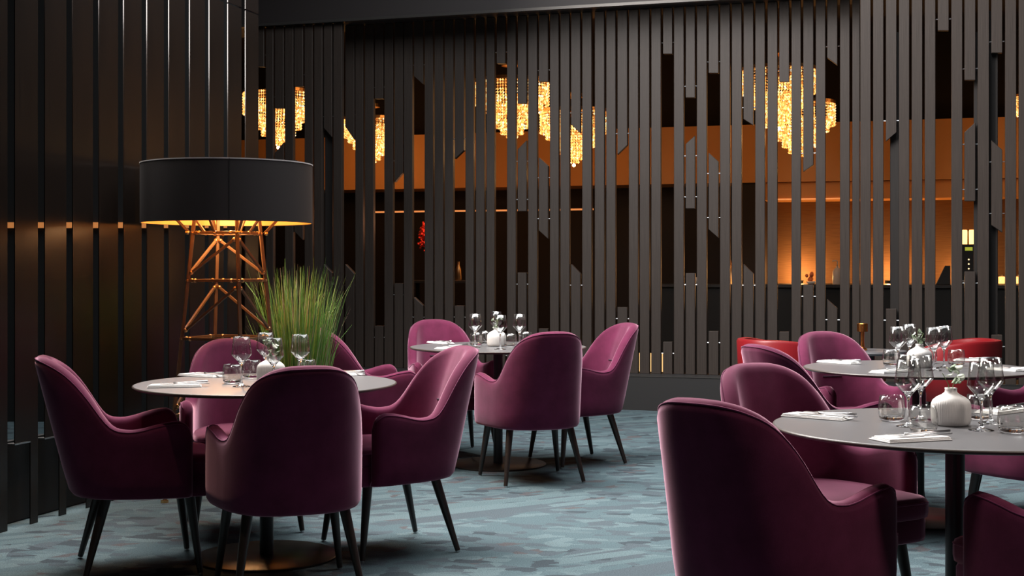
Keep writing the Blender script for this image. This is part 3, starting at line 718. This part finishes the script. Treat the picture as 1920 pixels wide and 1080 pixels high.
cl = onz(1617, 657, .69); e = empty('table_lamp', (cl.x, cl.y, .691)); tag(e, 'slim copper table lamp between the two red chairs', 'table lamp')
MB().lathe([(0, 0), (.030, 0), (.031, .008), (.022, .016), (.012, .022), (0, .024)], 24).build('base', M['copper'], e, True, auto=40)
MB().lathe([(0, .018), (.013, .02), (.0105, .06), (.0125, .125), (0, .126)], 20).build('stem', M['copper'], e, True, auto=40)
MB().lathe([(0, .122), (.034, .122), (.034, .172), (.031, .175), (0, .175)], 24).build('lamp_head', M['copper'], e, True, auto=40)

# ------------------------------------------------------------------ lounge behind the screen
def at(x, c): s, X, Y = onwall(x, c); return s
CFA = 14.3
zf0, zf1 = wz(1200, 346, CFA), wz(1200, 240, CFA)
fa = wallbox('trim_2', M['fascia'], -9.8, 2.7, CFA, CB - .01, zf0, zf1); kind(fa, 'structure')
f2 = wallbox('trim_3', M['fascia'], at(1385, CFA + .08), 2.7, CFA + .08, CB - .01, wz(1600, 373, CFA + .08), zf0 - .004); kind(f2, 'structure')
f3 = wallbox('trim_4', M['rail'], at(1455, CFA + .06), at(1585, CFA + .06), CFA + .06, CFA + .09, wz(1500, 374.5, CFA + .08), wz(1500, 372, CFA + .08)); kind(f3, 'structure')  # emissive strip stands in for the fascia's lit lower edge
rl = wallbox('picture_rail', M['rail'], at(690, CFA), at(1112, CFA), CFA, CFA + .03, wz(900, 396.5, CFA), wz(900, 393.5, CFA)); tag(rl, 'thin orange rail behind the slat screen, its caught light painted as a glow', 'rail')  # light reflected by the brass rail, painted as a faint glow
# alcove back panel in woven gold cloth
gm2, nt, b = newmat('woven_gold_cloth')
tc = N(nt, 'ShaderNodeTexCoord'); mp = N(nt, 'ShaderNodeMapping'); mp.inputs['Scale'].default_value = (3, 3, 60); nz = N(nt, 'ShaderNodeTexNoise', Scale=2.0, Detail=4.0)
nt.links.new(tc.outputs['Object'], mp.inputs['Vector']); nt.links.new(mp.outputs[0], nz.inputs['Vector']); r = ramp(nt, [(.3, (.135, .060, .020)), (.7, (.20, .098, .035))]); nt.links.new(nz.outputs['Fac'], r.inputs[0]); nt.links.new(r.outputs[0], b.inputs['Base Color']); b.inputs['Roughness'].default_value = .7
ap = wallbox('wall_alcove', gm2, at(1440, CB - .03), 2.7, CB - .03, CB - .005, 1.0, zf0); kind(ap, 'structure')
kind(wallbox('trim_5', M['darkwall'], at(1388, 14.35), at(1432, 14.35), 14.35, CB - .03, 0, zf0), 'structure')
ZC = wz(1500, 533.5, 13.65)
ct = wallbox('buffet_counter', M['black'], at(1236, 13.65), 2.65, 13.65, 14.25, 0, ZC - .03); tag(ct, 'long black buffet counter behind the slat screen at the right', 'counter')
ctt = wallbox('worktop', M['plinth'], at(1234, 13.63), 2.65, 13.62, 14.27, ZC - .03, ZC); tag(ctt, 'dark worktop running along the black buffet counter', 'worktop')
def onc(x, c=13.9, z=None): s, X, Y = onwall(x, c); return Vector((X, Y, (ZC if z is None else z) + .0005))
WARM = (1.0, .50, .17)
def jar(x, c, h, r, label, light):
    p = onc(x, c); e = empty('candle_jar', p); tag(e, label, 'candle lantern', 'glowing jars on the buffet counter')
    MB().lathe([(r * .9, 0), (r, .01), (r, h), (r - .004, h), (r - .004, .012), (0, .012), (0, 0)], 20).build('jar', M['thin_glass'], e, True)
    MB().lathe([(0, .013), (r * .85, .013), (r * .85, h * .8), (0, h * .82)], 16).build('candle', M['candle'], e, True, auto=40)
    point('candle_light', p + Vector((0, 0, h + .05)), light, WARM, .03)
M['candle'] = emit('candle_glow', (1.0, .50, .15), 2.6)
jar(1878, 13.8, .10, .036, 'glowing glass candle jar on the counter, left of two at the right edge', 1.2)
jar(1909, 13.8, .10, .036, 'glowing glass candle jar on the counter, right of two at the right edge', 1.2)
# uplights assumed for the pools of light on the alcove wall
def uplight(x, c, pw, label):
    p = onc(x, c); e = empty('uplight', p); tag(e, label, 'uplight', 'assumed wall washing uplights')
    MB().lathe([(0, 0), (.045, 0), (.05, .035), (.042, .035), (.04, .015), (0, .015)], 20).build('housing', M['black'], e, True, auto=40)
    MB().lathe([(0, .016), (.038, .016), (.036, .022), (0, .024)], 16).build('lens', M['bulb'], e, True)
    point('uplight_light', p + Vector((0, 0, .09)), pw, WARM, .03)
uplight(1498, 14.64, 15, 'assumed small black uplight glowing on the gold alcove wall at the left')
uplight(1668, 14.64, 13, 'assumed small black uplight glowing on the gold alcove wall at the right')
uplight(1800, 14.64, 7, 'assumed small black uplight behind the coffee machine')
kind(wallbox('trim_6', M['black'], at(1440, 14.27), 2.65, 14.27, CB - .03, 0, ZC), 'structure')
# pump bottle
p = onc(1570); e = empty('pump_bottle', p); tag(e, 'pale pump bottle on the counter in front of the gold wall', 'bottle')
MB().lathe([(0, 0), (.045, 0), (.047, .01), (.047, .13), (.03, .16), (.014, .17), (.014, .185), (0, .185)], 24).build('bottle', M['white_plastic'], e, True, auto=40)
MB().tube([(0, 0, .18), (0, 0, .235), (-.01, 0, .243), (-.05, 0, .238)], .006, 8).build('pump', M['white_plastic'], e, True)
# small peach flowers
p = onc(1521); e = empty('flower_bowl', p); tag(e, 'little bowl of peach flowers on the counter', 'flowers')
MB().lathe([(0, 0), (.03, 0), (.05, .03), (.046, .03), (.028, .005), (0, .005)], 20).build('bowl', M['ceramic'], e, True)
M['peach'] = pbr('peach_petals', (.75, .20, .07), .6)
rnd = random.Random(9)
for k in range(12):
    a = rnd.uniform(0, 6.28); r = rnd.uniform(0, .05); MB().ball((r * math.cos(a), r * math.sin(a), .04 + rnd.uniform(0, .08)), .018, 8, 5).build('bloom', M['peach'], e, True)
# coffee machine
p = onc(1813); e = empty('coffee_machine', p, WROT); tag(e, 'black coffee machine with two glowing bean hoppers on the counter', 'coffee machine')
MB().box((0, 0, .20), (.22, .30, .40)).build('body', M['black'], e, bevel=.01)
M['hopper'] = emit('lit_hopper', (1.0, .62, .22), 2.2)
for dx in (-.035, .055): MB().lathe([(0, .40), (.036, .40), (.038, .53), (.034, .545), (0, .545)], 20, (dx, -.03, 0)).build('bean_hopper', M['hopper'], e, True, auto=40)
M['display'] = emit('green_display', (.45, .50, .05), .6)
MB().box((.01, -.152, .355), (.07, .006, .035)).build('display', M['display'], e)
M['dot'] = emit('button_light', (1.0, .72, .40), 1.5)
for k in range(4): MB().ball((.01, -.152, .25 - k * .045), .008, 8, 5).build('button', M['dot'], e)
MB().box((.01, -.17, .03), (.18, .08, .03)).build('drip_tray', M['steel'], e, bevel=.004)
# black menu pyramid, brass beer tap, white cup
p = onc(1768); e = tag(MB().add([(-.07, -.05, 0), (.07, -.05, 0), (.07, .05, 0), (-.07, .05, 0), (.02, -.02, .19), (.07, -.02, .19), (.07, .02, .19), (.02, .02, .19)], [(3, 2, 1, 0), (4, 5, 6, 7), (0, 1, 5, 4), (1, 2, 6, 5), (2, 3, 7, 6), (3, 0, 4, 7)]).build('display_stand', M['black'], None, loc=p, rz=WROT, bevel=.004), 'black sloping display stand left of the coffee machine', 'display stand')
p = onc(1371); e = empty('brass_tap', p); tag(e, 'brass tap standing on the counter behind the slats', 'tap')
MB().lathe([(0, 0), (.035, 0), (.03, .015), (.013, .03), (.012, .20), (.02, .22), (0, .25)], 18).build('column', M['brass'], e, True, auto=50)
MB().tube([(0, 0, .18), (-.02, -.05, .19), (-.02, -.08, .15)], .009, 8).build('spout', M['brass'], e, True)
point('counter_light', onc(1385, 13.75) + Vector((0, 0, .28)), 1.0, WARM, .03)
p = onc(1306); e = empty('white_cup', p); tag(e, 'small white cup on the counter end behind the slats', 'cup')
MB().lathe([(0, 0), (.02, 0), (.03, .07), (.027, .07), (.018, .005), (0, .005)], 18).build('cup_body', M['ceramic'], e, True)
MB().tube([(.028, 0, .055), (.045, 0, .045), (.043, 0, .025), (.024, 0, .02)], .004, 6).build('handle', M['ceramic'], e, True)
# red coral flower arrangement on a low console
CFL = 13.2
zt2 = wz(860, 526, CFL)
s0 = at(738, CFL); cs = empty('console_table', wpos(at(820, CFL), CFL, 0), WROT); tag(cs, 'dark console table carrying the red flower arrangement', 'console table')
MB().box((0, .18, zt2 - .015), (.75, .36, .03)).build('top', M['plinth'], cs, bevel=.004)
for sx in (-1, 1):
    for sy in (.04, .32): MB().box((sx * .34, sy, (zt2 - .03) / 2), (.035, .035, zt2 - .03)).build('leg', M['black'], cs)
p = wpos(at(812, CFL), CFL + .16, zt2 + .0005); e = empty('red_flowers', p); tag(e, 'tall arrangement of red coral blossoms behind the slats', 'flowers')
MB().lathe([(0, 0), (.05, 0), (.06, .06), (.03, .16), (.035, .18), (.03, .18), (.025, .16), (0, .15)], 20).build('vase_body', M['black'], e, True)
rnd = random.Random(21)
for k in range(14):
    a = rnd.uniform(2.5, 3.8) if k % 2 else rnd.uniform(0, 6.28); L = rnd.uniform(.20, .36) if k % 2 else rnd.uniform(.2, .60); sp = rnd.uniform(.08, .18); tip = Vector((sp * math.cos(a), sp * math.sin(a), .15 + L))
    st_ = MB().tube([(0, 0, .15), tip * .5 + Vector((0, 0, .09)), tip], .004, 5).build('twig', M['coral'], e, True)
    for j in range(12):
        q = Vector((rnd.gauss(0, .032), rnd.gauss(0, .032), rnd.gauss(0, .055))) + tip
        MB().ball(q, rnd.uniform(.010, .020), 6, 4).build('blossom', M['coral'], st_, True)
p = wpos(at(853, CFL), CFL + .12, zt2 + .0005); e = empty('brass_bottle', p); tag(e, 'slender brass bottle vase beside the red blossoms', 'vase')
MB().lathe([(0, 0), (.034, 0), (.038, .02), (.034, .12), (.016, .16), (.014, .20), (.011, .20), (.01, .15), (0, .14)], 20).build('bottle_body', M['brass'], e, True, auto=50)
point('assumed_console_spot', wpos(at(842, CFL), CFL - .22, zt2 + .62), 7.0, (1.0, .42, .2), .05)  # unseen light assumed above the red flowers; no fitting is built
# low glowing lantern behind the slats near the floor
p = wpos(at(1208, 12.4), 12.4, 0); zl0, zl1 = wz(1208, 697, 12.4), wz(1208, 664, 12.4)
e = empty('floor_lantern', p); tag(e, 'low wide lantern glowing gold between the bottoms of the slats', 'lantern')
M['lantern'] = emit('lantern_glow', (1.0, .62, .25), .9)
MB().lathe([(0, 0), (.20, 0), (.20, zl0), (0, zl0)], 40).build('base', M['black'], e, True, auto=40)
MB().lathe([(0, zl0 + .001), (.19, zl0 + .001), (.19, zl1), (0, zl1)], 40).build('glow_drum', M['lantern'], e, True, auto=40)

# ------------------------------------------------------------------ crystal chandeliers
cm, nt, b = newmat('lit_crystal')
gi = N(nt, 'ShaderNodeNewGeometry'); rr = ramp(nt, [(0, (.30, .10, .015)), (.35, (.75, .30, .06)), (.7, (1.0, .52, .14)), (.9, (1.0, .72, .32)), (1, (1, .9, .62))])
nt.links.new(gi.outputs['Random Per Island'], rr.inputs[0]); nt.links.new(rr.outputs[0], b.inputs['Emission Color']); nt.links.new(rr.outputs[0], b.inputs['Base Color']); b.inputs['Emission Strength'].default_value = 1.7; b.inputs['Roughness'].default_value = .1
def crystals():
    rnd = random.Random(3); me = []
    mb = MB(); tiers = [(.345, 0, -.20), (.285, -.14, -.275), (.225, -.22, -.345), (.165, -.29, -.41), (.105, -.35, -.465), (.05, -.41, -.51)]
    for r, z0, z1 in tiers:
        n = int(2 * math.pi * r / .026)
        for i in range(n):
            a = 2 * math.pi * i / n + rnd.uniform(-.01, .01); z = z0
            while z > z1:
                h = .013; w_ = .0095; c = Vector((r * math.cos(a), r * math.sin(a), z - h)); 
                vs = [c + Vector((0, 0, h)), c + Vector((w_, 0, 0)), c + Vector((0, w_, 0)), c + Vector((-w_, 0, 0)), c + Vector((0, -w_, 0)), c - Vector((0, 0, h))]
                mb.add(vs, [(0, 1, 2), (0, 2, 3), (0, 3, 4), (0, 4, 1), (5, 2, 1), (5, 3, 2), (5, 4, 3), (5, 1, 4)]); z -= .027
    m = bpy.data.meshes.new('crystals'); m.from_pydata(mb.v, [], mb.f); m.update(); return m
CR = crystals()
frame = MB().lathe([(.35, .0), (.355, .03), (.345, .03), (.34, 0)], 48, closed=True)
for k in range(6): frame.box((0, 0, .015), (.70, .012, .012), Matrix.Rotation(k * math.pi / 6, 4, 'Z'))
FR = frame.mesh('frame')
CAN = MB().lathe([(0, .20), (.10, .20), (.10, .16), (.012, .14), (.012, .0), (0, 0)], 20).mesh('canopy')
ROD = MB().lathe([(0, 0), (.006, 0), (.006, 1), (0, 1)], 8).mesh('rod')
FB = MB().ball((0, 0, -.535), .018, 10, 6).mesh('finial_bulb')
for x, ytop, dpx, c, lb in ((522, 176, 132, 12.9, 'glowing crystal chandelier farthest left, beside the dark panelled wall'), (697, 226, 108, 13.5, 'glowing crystal chandelier second from the left behind the slats'),
                        (960, 156, 140, 12.5, 'large glowing crystal chandelier high in the middle of the screen'), (1076, 212, 128, 12.9, 'glowing crystal chandelier hanging lower, just right of the high middle one'),
                        (1460, 134, 140, 12.15, 'large glowing crystal chandelier high at the right behind the slats'), (1499, 197, 132, 13.05, 'glowing crystal chandelier overlapping below the high right one'),
                        (1945, 182, 90, 13.4, 'crystal chandelier sliver at the right edge of the picture')):
    s, X, Y = onwall(x, c); zt = CAMZ + (YH - ytop) / FPX * Y; sc = dpx / FPX * Y / .70
    e = empty('chandelier', (X, Y, zt)); tag(e, lb, 'chandelier', 'crystal chandeliers in the lounge')
    for nm, me, mt in (('crystals', CR, cm), ('frame', FR, M['brass']), ('canopy', CAN, M['brass']), ('finial_bulb', FB, M['bulb'])):
        o = link(nm, me, mt, e); o.scale = (sc, sc, sc)
        if nm == 'crystals': kind(o, 'stuff')
    o = link('rod', ROD, M['brass'], e); o.scale = (1, 1, 3.76 - zt - .2 * sc); o.location = (0, 0, .19 * sc)
    point('chandelier_light', (X, Y, zt - .62 * sc), 3.6, (1.0, .52, .19), .06)
